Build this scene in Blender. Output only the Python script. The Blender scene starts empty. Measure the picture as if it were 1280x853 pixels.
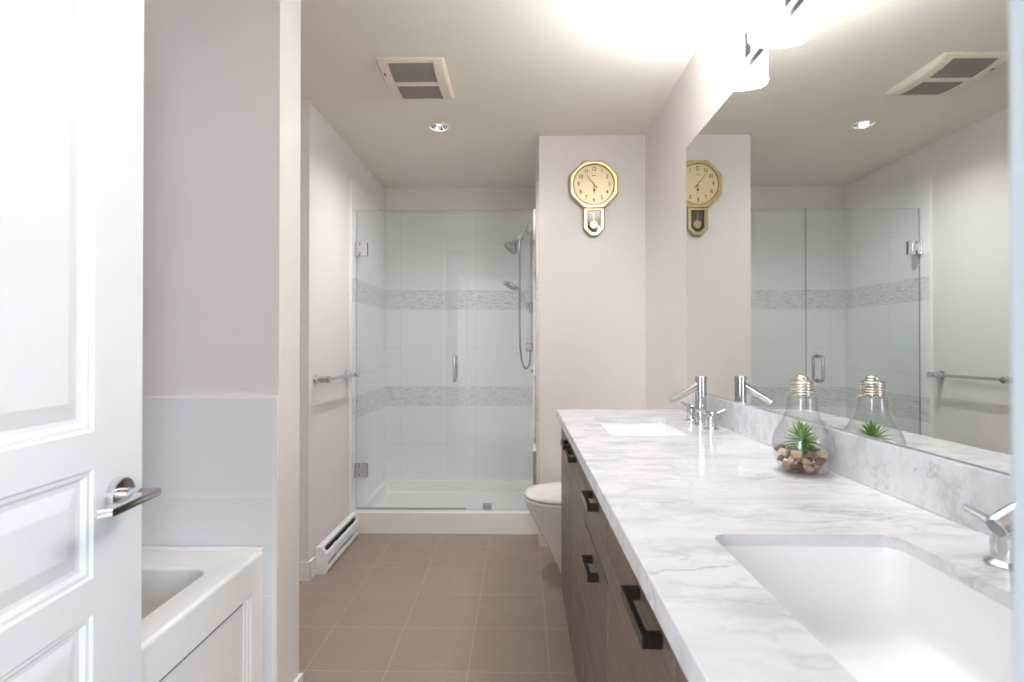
import bpy, bmesh, math, random
from mathutils import Vector, Matrix
random.seed(7)
S = bpy.context.scene
COL = S.collection
PI = math.pi

# ------------------------------------------------------------------ camera, light, exposure
cam = bpy.data.cameras.new('camera')
cam_o = bpy.data.objects.new('camera', cam); COL.objects.link(cam_o)
cam_o.location = (0, 0, 1.22)
cam_o.rotation_euler = (math.radians(90.40), 0, math.radians(0.95))
cam.sensor_width = 36.0
cam.lens = 664.0 / 1280.0 * 36.0
cam.clip_start = 0.01
cam.dof.use_dof = True
cam.dof.focus_distance = 2.4
cam.dof.aperture_fstop = 5.6
S.camera = cam_o

S.view_settings.view_transform = 'Standard'
S.view_settings.look = 'None'
S.view_settings.gamma = 1.0
S.view_settings.use_curve_mapping = False
S.view_settings.exposure = 1.84
S.cycles.max_bounces = 14
S.cycles.diffuse_bounces = 8
S.cycles.glossy_bounces = 8
S.cycles.transparent_max_bounces = 16
S.cycles.caustics_reflective = False
S.cycles.caustics_refractive = False
S.cycles.sample_clamp_indirect = 6.0
S.cycles.use_denoising = True

LAMP_STRENGTH = 9.5
UPLIGHT_POWER = 3.6
DOWN_POWER = 0.45
DOWNLIGHT_POWER = 15.5
LAMP_COLOR = (0.935, 0.975, 1.0)
FILL_POWER = 50.0  # power of the added fill light, right of the doorway
LEFT_FILL_POWER = 30.0  # power of the added fill light, left of the doorway
FILL_COLOR = (0.74, 0.87, 1.0)

w = bpy.data.worlds.new('world'); S.world = w
w.use_nodes = True
w.node_tree.nodes['Background'].inputs[0].default_value = (0.75, 0.85, 1.0, 1)
w.node_tree.nodes['Background'].inputs[1].default_value = 0.4

la = bpy.data.lights.new('bedroom_fill_light', 'AREA')  # added cool fill behind the camera; no window is built here
la.shape = 'RECTANGLE'; la.size = 1.7; la.size_y = 1.7
la.energy = FILL_POWER; la.color = FILL_COLOR
lo = bpy.data.objects.new('bedroom_fill_light', la); COL.objects.link(lo)
lo.location = (1.35, -2.45, 1.5); lo.rotation_euler = (math.radians(90), 0, math.radians(15))

lb = bpy.data.lights.new('bedroom_fill_light', 'AREA')  # second added fill, brightens the counter side; no window here either
lb.shape = 'RECTANGLE'; lb.size = 1.2; lb.size_y = 1.7
lb.energy = LEFT_FILL_POWER; lb.color = FILL_COLOR
lbo = bpy.data.objects.new('bedroom_fill_light', lb); COL.objects.link(lbo)
lbo.location = (-1.65, -2.45, 1.5); lbo.rotation_euler = (math.radians(90), 0, math.radians(-20))

# ------------------------------------------------------------------ helpers: materials
def lin(c):
    if isinstance(c, str):
        c = [int(c[i:i + 2], 16) / 255 for i in (0, 2, 4)]
    return tuple((x / 12.92 if x <= 0.04045 else ((x + 0.055) / 1.055) ** 2.4) for x in c) + (1.0,)

def newmat(name):
    m = bpy.data.materials.new(name); m.use_nodes = True
    nt = m.node_tree
    return m, nt, nt.nodes['Principled BSDF']

def N(nt, typ, **kw):
    n = nt.nodes.new(typ)
    for k, v in kw.items():
        setattr(n, k, v)
    return n

def mat(name, col, rough=0.5, metal=0.0, spec=0.5, bump=0.0, bump_scale=200.0, coat=0.0, var=0.0, var_scale=6.0):
    m, nt, b = newmat(name)
    c = lin(col)
    b.inputs['Base Color'].default_value = c
    b.inputs['Roughness'].default_value = rough
    b.inputs['Metallic'].default_value = metal
    b.inputs['Specular IOR Level'].default_value = spec
    b.inputs['Coat Weight'].default_value = coat
    tc = N(nt, 'ShaderNodeTexCoord')
    if bump:
        n = N(nt, 'ShaderNodeTexNoise'); n.inputs['Scale'].default_value = bump_scale; n.inputs['Detail'].default_value = 4
        nt.links.new(tc.outputs['Object'], n.inputs['Vector'])
        bp = N(nt, 'ShaderNodeBump'); bp.inputs['Strength'].default_value = bump; bp.inputs['Distance'].default_value = 0.002
        nt.links.new(n.outputs['Fac'], bp.inputs['Height']); nt.links.new(bp.outputs['Normal'], b.inputs['Normal'])
    if var:
        n = N(nt, 'ShaderNodeTexNoise'); n.inputs['Scale'].default_value = var_scale; n.inputs['Detail'].default_value = 5
        nt.links.new(tc.outputs['Object'], n.inputs['Vector'])
        mx = N(nt, 'ShaderNodeMix', data_type='RGBA')
        mx.inputs[6].default_value = tuple(x * (1 - var) for x in c[:3]) + (1,)
        mx.inputs[7].default_value = tuple(min(1, x * (1 + var)) for x in c[:3]) + (1,)
        nt.links.new(n.outputs['Fac'], mx.inputs[0]); nt.links.new(mx.outputs[2], b.inputs['Base Color'])
    return m

def M(nt, op, a, b=None, c=None):
    n = N(nt, 'ShaderNodeMath', operation=op)
    for i, v in enumerate((a, b, c)):
        if v is None: continue
        if isinstance(v, (int, float)): n.inputs[i].default_value = v
        else: nt.links.new(v, n.inputs[i])
    return n.outputs[0]

def world_xyz(nt):
    g = N(nt, 'ShaderNodeNewGeometry'); s = N(nt, 'ShaderNodeSeparateXYZ')
    nt.links.new(g.outputs['Position'], s.inputs[0])
    return g.outputs['Position'], s.outputs[0], s.outputs[1], s.outputs[2]

def line_mask(nt, coord, offset, period, half):
    """1 inside a grout line at offset + k*period"""
    t = M(nt, 'SUBTRACT', coord, offset)
    t = M(nt, 'DIVIDE', t, period)
    t = M(nt, 'ADD', t, 0.5)
    t = M(nt, 'FRACT', t)
    t = M(nt, 'SUBTRACT', t, 0.5)
    t = M(nt, 'ABSOLUTE', t)
    return M(nt, 'LESS_THAN', t, half / period)

def mixc(nt, fac, a, b):
    mx = N(nt, 'ShaderNodeMix', data_type='RGBA')
    for sock, v in ((mx.inputs[0], fac), (mx.inputs[6], a), (mx.inputs[7], b)):
        if isinstance(v, (int, float)): sock.default_value = v
        elif isinstance(v, tuple): sock.default_value = v
        else: nt.links.new(v, sock)
    return mx.outputs[2]

def floor_mat():
    m, nt, b = newmat('floor_tile')
    P, x, y, z = world_xyz(nt)
    n = N(nt, 'ShaderNodeTexNoise'); n.inputs['Scale'].default_value = 5; n.inputs['Detail'].default_value = 8; n.inputs['Roughness'].default_value = 0.65
    nt.links.new(P, n.inputs['Vector'])
    base = mixc(nt, n.outputs['Fac'], lin('8f7f72'), lin('a39386'))
    g = M(nt, 'MAXIMUM', line_mask(nt, x, -0.197, 0.3055, 0.0015), line_mask(nt, y, 3.215, 0.3075, 0.0015))
    nt.links.new(mixc(nt, g, base, lin('b3a496')), b.inputs['Base Color'])
    b.inputs['Roughness'].default_value = 0.42
    bp = N(nt, 'ShaderNodeBump'); bp.inputs['Strength'].default_value = 0.3; bp.inputs['Distance'].default_value = 0.002; bp.invert = True
    nt.links.new(g, bp.inputs['Height']); nt.links.new(bp.outputs['Normal'], b.inputs['Normal'])
    return m

def shower_tile_mat():
    m, nt, b = newmat('shower_tile')
    P, x, y, z = world_xyz(nt)
    u = M(nt, 'ADD', x, y)
    cv = N(nt, 'ShaderNodeCombineXYZ'); nt.links.new(u, cv.inputs[0]); nt.links.new(z, cv.inputs[1])
    br = N(nt, 'ShaderNodeTexBrick')
    br.inputs['Color1'].default_value = lin('e8e8e7'); br.inputs['Color2'].default_value = lin('868785'); br.inputs['Mortar'].default_value = lin('d9dad9')
    br.inputs['Scale'].default_value = 1.0; br.inputs['Mortar Size'].default_value = 0.0007
    br.inputs['Brick Width'].default_value = 0.034; br.inputs['Row Height'].default_value = 0.0064
    br.inputs['Bias'].default_value = -0.55
    br.offset = 0.37; br.offset_frequency = 2; br.squash = 0.6; br.squash_frequency = 3
    nt.links.new(cv.outputs[0], br.inputs['Vector'])
    def band(a, c):
        return M(nt, 'MULTIPLY', M(nt, 'GREATER_THAN', z, a), M(nt, 'LESS_THAN', z, c))
    bands = M(nt, 'MAXIMUM', band(1.505, 1.657), band(0.728, 0.882))
    low = M(nt, 'LESS_THAN', z, 0.805); mid = M(nt, 'LESS_THAN', z, 1.58)
    # horizontal grout, restarting above each mosaic band
    off = M(nt, 'ADD', M(nt, 'MULTIPLY', low, 0.106), M(nt, 'MULTIPLY', M(nt, 'SUBTRACT', 1.0, low), M(nt, 'ADD', M(nt, 'MULTIPLY', mid, 0.882), M(nt, 'MULTIPLY', M(nt, 'SUBTRACT', 1.0, mid), 1.657))))
    g = M(nt, 'MAXIMUM', line_mask(nt, z, off, 0.311, 0.0011), line_mask(nt, u, 3.30, 0.612, 0.0011))
    tile = mixc(nt, g, lin('eeefee'), lin('d2d3d0'))
    nt.links.new(mixc(nt, bands, tile, br.outputs['Color']), b.inputs['Base Color'])
    b.inputs['Roughness'].default_value = 0.18
    return m

def bath_tile_mat():
    m, nt, b = newmat('bath_tile')
    P, x, y, z = world_xyz(nt)
    g = M(nt, 'MAXIMUM', line_mask(nt, z, 0.748, 0.308, 0.0012), line_mask(nt, x, -1.37, 0.6, 0.0012))
    nt.links.new(mixc(nt, g, lin('e6e8ec'), lin('f6f6f6')), b.inputs['Base Color'])
    b.inputs['Roughness'].default_value = 0.3
    return m

def marble_mat():
    m, nt, b = newmat('white_marble')
    P, x, y, z = world_xyz(nt)
    mp = N(nt, 'ShaderNodeMapping'); mp.inputs['Rotation'].default_value = (0.35, 0.45, 0.5); mp.inputs['Scale'].default_value = (0.9, 2.5, 1.9)
    nt.links.new(P, mp.inputs['Vector'])
    def ridge(scale, detail, dist, width, seed):
        n = N(nt, 'ShaderNodeTexNoise'); n.noise_dimensions = '4D'; n.inputs['W'].default_value = seed
        n.inputs['Scale'].default_value = scale; n.inputs['Detail'].default_value = detail; n.inputs['Roughness'].default_value = 0.62
        n.inputs['Distortion'].default_value = dist
        nt.links.new(mp.outputs[0], n.inputs['Vector'])
        d = M(nt, 'ABSOLUTE', M(nt, 'SUBTRACT', n.outputs['Fac'], 0.5))
        r = N(nt, 'ShaderNodeMapRange', interpolation_type='SMOOTHSTEP'); r.inputs['From Min'].default_value = 0.0; r.inputs['From Max'].default_value = width
        r.inputs['To Min'].default_value = 1.0; r.inputs['To Max'].default_value = 0.0
        nt.links.new(d, r.inputs['Value'])
        return r.outputs[0]
    def cloud(scale, seed, lo, hi):
        n = N(nt, 'ShaderNodeTexNoise'); n.noise_dimensions = '4D'; n.inputs['W'].default_value = seed
        n.inputs['Scale'].default_value = scale; n.inputs['Detail'].default_value = 6
        nt.links.new(mp.outputs[0], n.inputs['Vector'])
        r = N(nt, 'ShaderNodeMapRange', interpolation_type='SMOOTHSTEP'); r.inputs['From Min'].default_value = lo; r.inputs['From Max'].default_value = hi
        nt.links.new(n.outputs['Fac'], r.inputs['Value'])
        return r.outputs[0]
    v1 = M(nt, 'MULTIPLY', ridge(3.6, 10, 0.5, 0.022, 1.0), cloud(3.0, 5.0, 0.48, 0.70))
    v2 = M(nt, 'MULTIPLY', ridge(9.0, 9, 0.4, 0.055, 3.0), cloud(4.0, 8.0, 0.40, 0.68))
    c1 = cloud(7.0, 12.0, 0.42, 0.78)
    col = mixc(nt, M(nt, 'MULTIPLY', c1, 0.85), lin('dedee2'), lin('bfc0c6'))
    col = mixc(nt, M(nt, 'MULTIPLY', v2, 0.55), col, lin('a9aaae'))
    col = mixc(nt, M(nt, 'MULTIPLY', v1, 0.72), col, lin('96979c'))
    nt.links.new(col, b.inputs['Base Color'])
    b.inputs['Roughness'].default_value = 0.11
    return m

def wood_mat():
    m, nt, b = newmat('dark_wood_veneer')
    P, x, y, z = world_xyz(nt)
    mp = N(nt, 'ShaderNodeMapping'); mp.inputs['Scale'].default_value = (6, 1.6, 75)
    nt.links.new(P, mp.inputs['Vector'])
    n = N(nt, 'ShaderNodeTexNoise'); n.inputs['Scale'].default_value = 1.0; n.inputs['Detail'].default_value = 5; n.inputs['Roughness'].default_value = 0.6
    nt.links.new(mp.outputs[0], n.inputs['Vector'])
    r = N(nt, 'ShaderNodeMapRange'); r.inputs['From Min'].default_value = 0.3; r.inputs['From Max'].default_value = 0.7
    nt.links.new(n.outputs['Fac'], r.inputs['Value'])
    nt.links.new(mixc(nt, r.outputs[0], lin('43372f'), lin('7c6a5e')), b.inputs['Base Color'])
    b.inputs['Roughness'].default_value = 0.38
    return m

def thin_glass(name, tint, edge=None, rough=0.0, ior=1.45):
    m = bpy.data.materials.new(name); m.use_nodes = True
    nt = m.node_tree; nt.nodes.clear()
    out = N(nt, 'ShaderNodeOutputMaterial'); tr = N(nt, 'ShaderNodeBsdfTransparent'); gl = N(nt, 'ShaderNodeBsdfGlossy')
    gl.inputs['Roughness'].default_value = rough; gl.inputs['Color'].default_value = (1, 1, 1, 1)
    f0 = ((ior - 1) / (ior + 1)) ** 2
    lf = N(nt, 'ShaderNodeLayerWeight'); lf.inputs['Blend'].default_value = 0.5
    fr = M(nt, 'ADD', M(nt, 'MULTIPLY', M(nt, 'POWER', lf.outputs['Facing'], 5.0), 1 - f0), f0)
    mx = N(nt, 'ShaderNodeMixShader')
    if edge:
        lw = N(nt, 'ShaderNodeLayerWeight'); lw.inputs['Blend'].default_value = 0.25
        nt.links.new(mixc(nt, lw.outputs['Facing'], tuple(tint) + (1,), tuple(edge) + (1,)), tr.inputs['Color'])
    else:
        tr.inputs['Color'].default_value = tuple(tint) + (1,)
    nt.links.new(fr, mx.inputs[0]); nt.links.new(tr.outputs[0], mx.inputs[1]); nt.links.new(gl.outputs[0], mx.inputs[2])
    nt.links.new(mx.outputs[0], out.inputs[0])
    return m

def emit_mat(name, col, strength):
    m, nt, b = newmat(name)
    b.inputs['Base Color'].default_value = (0.9, 0.9, 0.9, 1)
    b.inputs['Emission Color'].default_value = tuple(col) + (1,)
    b.inputs['Emission Strength'].default_value = strength
    return m

def grille_mat():
    m, nt, b = newmat('fan_mesh')
    P, x, y, z = world_xyz(nt)
    vo = N(nt, 'ShaderNodeTexVoronoi'); vo.voronoi_dimensions = '2D'; vo.inputs['Scale'].default_value = 260; vo.inputs['Randomness'].default_value = 0.15
    nt.links.new(P, vo.inputs['Vector'])
    f = M(nt, 'LESS_THAN', vo.outputs['Distance'], 0.42)
    nt.links.new(mixc(nt, f, lin('a0958a'), lin('7d7268')), b.inputs['Base Color'])
    b.inputs['Roughness'].default_value = 0.6
    return m

def pebble_mat(name, c1, c2):
    m, nt, b = newmat(name)
    tc = N(nt, 'ShaderNodeTexCoord'); n = N(nt, 'ShaderNodeTexNoise'); n.inputs['Scale'].default_value = 90; n.inputs['Detail'].default_value = 6
    nt.links.new(tc.outputs['Object'], n.inputs['Vector'])
    nt.links.new(mixc(nt, n.outputs['Fac'], lin(c1), lin(c2)), b.inputs['Base Color'])
    b.inputs['Roughness'].default_value = 0.35
    return m

def leaf_mat():
    m, nt, b = newmat('succulent_leaf')
    P, x, y, z = world_xyz(nt)
    r = N(nt, 'ShaderNodeMapRange'); r.inputs['From Min'].default_value = 0.965; r.inputs['From Max'].default_value = 1.045
    nt.links.new(z, r.inputs['Value'])
    nt.links.new(mixc(nt, r.outputs[0], lin('2c8a35'), lin('9cc53c')), b.inputs['Base Color'])
    b.inputs['Roughness'].default_value = 0.4
    return m

MT = {
    'paint': mat('wall_paint', 'e4dedc', 0.38, spec=0.35, bump=0.05, bump_scale=350),
    'ceil': mat('ceiling_paint', 'e9e2d8', 0.7, spec=0.2, bump=0.04, bump_scale=300),
    'trim': mat('white_trim_paint', 'efeae6', 0.35),
    'door': mat('white_door_paint', 'e3e6e9', 0.33, bump=0.05, bump_scale=60),
    'casing': mat('casing_trim_shaded', 'c2c9ce', 0.4),  # trim paint cooled and darkened; the casing's shade is put into the colour
    'floor': floor_mat(),
    'stile': shower_tile_mat(),
    'btile': bath_tile_mat(),
    'tile_edge': mat('tile_edge', 'f2f0ee', 0.25),
    'acrylic': mat('white_acrylic', 'f4f2f0', 0.12, coat=0.3),
    'ceramic': mat('white_ceramic', 'f3f1ee', 0.08, coat=0.5),
    'sink': mat('white_sink_ceramic', 'f5f6f7', 0.08, coat=0.5),
    'marble': marble_mat(),
    'wood': wood_mat(),
    'dark': mat('dark_gap', '1d1918', 0.7),  # near-black; puts the shade of gaps into the colour
    'handle': mat('dark_nickel', '4a4441', 0.22, metal=1.0),
    'chrome': mat('chrome', 'd0d0d3', 0.06, metal=1.0),
    'satin': mat('satin_chrome', 'b9b7b4', 0.22, metal=1.0),
    'nickel': mat('brushed_nickel', 'b5a9a0', 0.25, metal=1.0),
    'bronze': mat('bronze_metal', '2e2723', 0.5, spec=0.2),
    'mirror': mat('mirror_silver', 'e6ebe8', 0.0, metal=1.0),
    'mirror_edge': mat('mirror_edge', '4c5450', 0.3),
    'glass': thin_glass('shower_glass', (0.960, 0.975, 0.976)),
    'glass_edge': thin_glass('glass_edge_green', (0.52, 0.62, 0.58)),
    'jar': thin_glass('jar_glass', (0.993, 0.993, 0.993), (0.78, 0.79, 0.79)),
    'clock_glass': thin_glass('clock_glass', (0.97, 0.97, 0.97)),
    'heater': mat('heater_white', 'f1f2f4', 0.35),
    'fan': mat('fan_plastic', 'e3d8c8', 0.4),
    'mesh': grille_mat(),
    'gold': mat('brass_gold', 'c8b283', 0.28, metal=1.0),
    'gold_pale': mat('pale_gold', 'bfb08c', 0.3, metal=1.0),
    'dial': mat('clock_dial', 'decba4', 0.35, metal=0.2),
    'ink': mat('clock_ink', '4a3c2c', 0.5),
    'shade': emit_mat('lit_glass_shade', LAMP_COLOR, LAMP_STRENGTH),
    'bulb': emit_mat('lit_bulb', LAMP_COLOR, LAMP_STRENGTH),
    'green': mat('lime_green_plastic', '7fd020', 0.4),
    'leaf': leaf_mat(),
    'carpet': mat('bedroom_carpet', 'b9b0a6', 0.9, bump=0.3, bump_scale=400),
    'hose': mat('steel_hose', '9fa2a4', 0.25, metal=1.0),
    'head': mat('grey_spray_face', '8b8f92', 0.35, metal=0.6),
    'caulk': mat('caulk_line', 'd9cfb6', 0.5),
}

# ------------------------------------------------------------------ helpers: geometry
def BM(): return bmesh.new()

def box(bm, x0, x1, y0, y1, z0, z1, bev=0.0, seg=2):
    t = bmesh.new()
    vs = [t.verts.new((x, y, z)) for x in (x0, x1) for y in (y0, y1) for z in (z0, z1)]
    for f in ((0, 1, 3, 2), (4, 6, 7, 5), (0, 4, 5, 1), (2, 3, 7, 6), (0, 2, 6, 4), (1, 5, 7, 3)):
        t.faces.new([vs[i] for i in f])
    bmesh.ops.recalc_face_normals(t, faces=t.faces)
    if bev:
        bmesh.ops.bevel(t, geom=list(t.edges), offset=bev, segments=seg, affect='EDGES', profile=0.5)
    merge(bm, t)

def merge(bm, t, mtx=None):
    me = bpy.data.meshes.new('tmp'); t.to_mesh(me); t.free()
    if mtx is not None: me.transform(mtx)
    bm.from_mesh(me); bpy.data.meshes.remove(me)

def loft(bm, rings, cap0=True, cap1=True, closed=True):
    vr = [[bm.verts.new(p) for p in r] for r in rings]
    n = len(vr[0])
    fs = []
    for a, b in zip(vr, vr[1:]):
        for i in range(n if closed else n - 1):
            j = (i + 1) % n
            fs.append(bm.faces.new((a[i], a[j], b[j], b[i])))
    if cap0: fs.append(bm.faces.new(list(reversed(vr[0]))))
    if cap1: fs.append(bm.faces.new(vr[-1]))
    return fs

def frame_of(d):
    d = Vector(d).normalized()
    a = Vector((0, 0, 1)) if abs(d.z) < 0.9 else Vector((1, 0, 0))
    u = d.cross(a).normalized(); v = d.cross(u).normalized()
    return u, v

def ring(c, u, v, r, n, r2=None):
    c = Vector(c); r2 = r if r2 is None else r2
    return [c + u * (r * math.cos(2 * PI * i / n)) + v * (r2 * math.sin(2 * PI * i / n)) for i in range(n)]

def cyl(bm, p0, p1, r0, r1=None, n=24, prof=None):
    """cylinder or, with prof = [(t, r), ...], a turned solid along p0->p1 (t in metres)"""
    p0 = Vector(p0); p1 = Vector(p1); d = (p1 - p0); L = d.length; d.normalize()
    u, v = frame_of(d)
    if prof is None:
        r1 = r0 if r1 is None else r1
        b = min(0.0015, r0 * 0.2, max(r1, 1e-4) * 0.2, L * 0.2)
        prof = [(0, r0 - b), (b, r0), (L - b, r1), (L, r1 - b)]
    loft(bm, [ring(p0 + d * t, u, v, max(r, 1e-5), n) for t, r in prof])

def lathe(bm, c, prof, n=40, cap0=True, cap1=True):
    c = Vector(c)
    return loft(bm, [ring(c + Vector((0, 0, z)), Vector((1, 0, 0)), Vector((0, 1, 0)), max(r, 1e-5), n) for r, z in prof], cap0, cap1)

def smooth_path(pts, k=8):
    pts = [Vector(p) for p in pts]; out = []
    P = [pts[0] * 2 - pts[1]] + pts + [pts[-1] * 2 - pts[-2]]
    for i in range(1, len(P) - 2):
        a, b, c, d = P[i - 1], P[i], P[i + 1], P[i + 2]
        for s in range(k):
            t = s / k
            out.append(0.5 * ((2 * b) + (c - a) * t + (2 * a - 5 * b + 4 * c - d) * t * t + (3 * b - a - 3 * c + d) * t ** 3))
    out.append(pts[-1])
    return out

def tube(bm, pts, r, n=14, k=8, smooth=True):
    pts = smooth_path(pts, k) if smooth else [Vector(p) for p in pts]
    rings = []; u = None
    for i, p in enumerate(pts):
        d = (pts[min(i + 1, len(pts) - 1)] - pts[max(i - 1, 0)]).normalized()
        if u is None: u, v = frame_of(d)
        else:
            u = (u - d * u.dot(d)).normalized(); v = d.cross(u)
        rr_ = r(i / (len(pts) - 1)) if callable(r) else r
        rings.append(ring(p, u, v, rr_, n))
    loft(bm, rings)

def prism(bm, poly, z0, z1, axis='Z', bev=0.0):
    """polygon extruded along an axis. poly is in the other two axes: Z:(x,y) Y:(x,z) X:(y,z)"""
    def pt(a, b, h):
        return {'Z': (a, b, h), 'Y': (a, h, b), 'X': (h, a, b)}[axis]
    t = bmesh.new()
    loft(t, [[pt(a, b, z0) for a, b in poly], [pt(a, b, z1) for a, b in poly]])
    bmesh.ops.recalc_face_normals(t, faces=t.faces)
    if bev: bmesh.ops.bevel(t, geom=list(t.edges), offset=bev, segments=2, affect='EDGES', profile=0.5)
    merge(bm, t)

def rr(x0, x1, y0, y1, r, n=7):
    """rounded rectangle outline, counter-clockwise, 4*n points"""
    out = []
    for cx, cy, a0 in ((x1 - r, y1 - r, 0), (x0 + r, y1 - r, 90), (x0 + r, y0 + r, 180), (x1 - r, y0 + r, 270)):
        for i in range(n):
            a = math.radians(a0 + 90 * i / (n - 1))
            out.append((cx + r * math.cos(a), cy + r * math.sin(a)))
    return out

def lift(poly, z): return [(a, b, z) for a, b in poly]

def wmat(o):
    m = Matrix.Identity(4)
    while o is not None:
        m = o.matrix_basis @ m
        o = o.parent
    return m

def obj(name, bm, material, parent=None, local=False, smooth=True, angle=35, recalc=True):
    if recalc: bmesh.ops.recalc_face_normals(bm, faces=bm.faces)
    me = bpy.data.meshes.new(name); bm.to_mesh(me); bm.free()
    mats = material if isinstance(material, (list, tuple)) else [material]
    for m in mats: me.materials.append(m)
    if smooth:
        me.polygons.foreach_set('use_smooth', [True] * len(me.polygons))
        me.set_sharp_from_angle(angle=math.radians(angle))
    o = bpy.data.objects.new(name, me); COL.objects.link(o)
    if smooth:
        wn = o.modifiers.new('weighted_normals', 'WEIGHTED_NORMAL'); wn.keep_sharp = True
    if parent is not None:
        if not local: me.transform(wmat(parent).inverted())
        o.parent = parent
    return o

def thing(name, label, cat, loc=(0, 0, 0), rotz=0.0, group=None):
    o = bpy.data.objects.new(name, None); COL.objects.link(o)
    o.empty_display_size = 0.05
    o.location = loc; o.rotation_euler = (0, 0, rotz)
    o['label'] = label; o['category'] = cat
    if group: o['group'] = group
    return o

def tag(o, label, cat, group=None):
    o['label'] = label; o['category'] = cat
    if group: o['group'] = group
    return o

def struct(name, bm, m, label=None, parent=None, **kw):
    o = obj(name, bm, m, parent, **kw)
    if parent is None:
        o['kind'] = 'structure'
        if label: o['label'] = label
    return o

def dup(root, loc, label=None):
    r = root.copy(); COL.objects.link(r); r.location = loc
    if label: r['label'] = label
    for ch in list(root.children):
        c = ch.copy(); COL.objects.link(c); c.parent = r
        for g in list(ch.children):
            d = g.copy(); COL.objects.link(d); d.parent = c
    return r

def cut(o, cutter_bm):
    """subtract a solid from an object's mesh"""
    bmesh.ops.recalc_face_normals(cutter_bm, faces=cutter_bm.faces)
    me = bpy.data.meshes.new('cutter'); cutter_bm.to_mesh(me); cutter_bm.free()
    c = bpy.data.objects.new('cutter', me); COL.objects.link(c)
    md = o.modifiers.new('cut', 'BOOLEAN'); md.object = c; md.operation = 'DIFFERENCE'; md.solver = 'EXACT'
    bpy.context.view_layer.update()
    dg = bpy.context.evaluated_depsgraph_get()
    new = bpy.data.meshes.new_from_object(o.evaluated_get(dg))
    o.modifiers.clear(); old = o.data; o.data = new; bpy.data.meshes.remove(old)
    bpy.data.objects.remove(c); bpy.data.meshes.remove(me)

# ------------------------------------------------------------------ dimensions (metres; camera stands in the doorway at the origin)
XL, XR = -1.10, 0.755            # left wall past the niche, right (vanity) wall
CE = 2.49                        # ceiling
YF, YD = 0.06, 0.18              # doorway wall
YC = 3.222                       # wall with the clock
YB = 4.285                       # shower back wall
XS = 0.112                       # shower right wall
CT = 0.92                        # counter top
TUBW = -1.57

# ------------------------------------------------------------------ setting
b = BM(); box(b, -1.7, 0.9, YF - 0.02, 4.4, -0.06, 0.0); struct('floor', b, MT['floor'], 'grey-brown square tiled bathroom floor')
b = BM(); box(b, -1.7, 0.9, YF, 4.4, CE, CE + 0.12)
ceil = struct('ceiling', b, MT['ceil'], 'flat warm grey bathroom ceiling')
c = BM(); cyl(c, (-0.476, 3.082, CE - 0.05), (-0.476, 3.082, CE + 0.07), 0.052, n=40); cut(ceil, c)

b = BM(); box(b, XR, XR + 0.12, YF, YC + 0.12, 0, CE); struct('wall_right', b, MT['paint'], 'pale wall carrying the mirror and light bar')
b = BM(); box(b, XS, XR + 0.12, YC, YC + 0.12, 0, CE); box(b, XS, XS + 0.12, YC + 0.12, YB + 0.1, 0, CE)
struct('wall_clock', b, MT['paint'], 'pale wall with the gold clock beside the shower')
b = BM(); box(b, XL - 0.12, XS + 0.12, YB, YB + 0.1, 0, CE); struct('wall_back', b, MT['paint'], 'wall at the back of the shower')
b = BM(); box(b, XL - 0.12, XL, 2.74, YB, 0, CE); struct('wall_left', b, MT['paint'], 'pale wall with towel bar and heater')
b = BM(); box(b, TUBW, XL - 0.12, 2.74, 2.86, 0, CE); struct('wall_niche', b, MT['paint'], 'narrow wall return facing the door, left of the towel bar')
b = BM(); box(b, TUBW, -0.757, 1.652, 1.808, 0, CE); struct('wall_partition', b, MT['paint'], 'partition wall at the end of the bathtub')
b = BM(); box(b, TUBW - 0.12, TUBW, YF, 2.86, 0, CE); struct('wall_bath', b, MT['paint'], 'wall along the bathtub')
b = BM()
box(b, TUBW, -0.70, YF, YD, 0, CE); box(b, 0.205, XR, YF, YD, 0, CE); box(b, -0.70, 0.205, YF, YD, 2.10, CE)
struct('wall_front', b, MT['paint'], 'wall with the doorway the camera stands in')
# shower and bath tiling stand proud of the paint
TT = 2.287
b = BM(); box(b, XL, XS - 0.001, YB - 0.012, YB, 0.09, TT); struct('wall_tile_back', b, MT['stile'], 'white shower tiles with two grey mosaic bands, back wall')
b = BM(); box(b, XL, XL + 0.012, 3.405, YB - 0.012, 0.137, TT); struct('wall_tile_left', b, MT['stile'], 'white shower tiles with two grey mosaic bands, left wall')
b = BM(); box(b, XL, XL + 0.0135, 3.392, 3.405, 0.0, TT + 0.001); struct('trim_1', b, MT['tile_edge'], 'white edging strip of the shower tiles')
b = BM(); box(b, XS - 0.012, XS, 3.43, YB - 0.012, 0.137, TT); struct('wall_tile_right', b, MT['stile'], 'white shower tiles behind the shower rail')
b = BM(); box(b, TUBW, -0.766, 1.642, 1.652, 0.0, 1.050); struct('wall_tile_bath', b, MT['btile'], 'pale tiles above the bathtub')
b = BM(); box(b, TUBW, -0.758, 1.6405, 1.652, 1.050, 1.058); box(b, -0.766, -0.7575, 1.6405, 1.652, 0, 1.050)
struct('trim_2', b, MT['tile_edge'], 'thin white trim framing the bath tiles')

def baseboard(name, x0, x1, y0, y1, h=0.097, label=None):
    b = BM(); box(b, x0, x1, y0, y1, 0, h, 0.002); struct(name, b, MT['trim'], label)
baseboard('baseboard_niche', TUBW, XL + 0.012, 2.727, 2.74, label='white baseboard under the narrow wall return')
baseboard('baseboard_left', XL, XL + 0.012, 2.728, 3.392, label='white baseboard behind the heater')
baseboard('baseboard_partition', -0.757, -0.744, 1.646, 1.815, label='white baseboard on the end of the partition wall')
baseboard('baseboard_back', XS + 0.002, XR, YC - 0.012, YC, label='white baseboard behind the toilet')
baseboard('baseboard_right', XR - 0.012, XR, 2.47, YC - 0.012, label='white baseboard beside the toilet')
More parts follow.
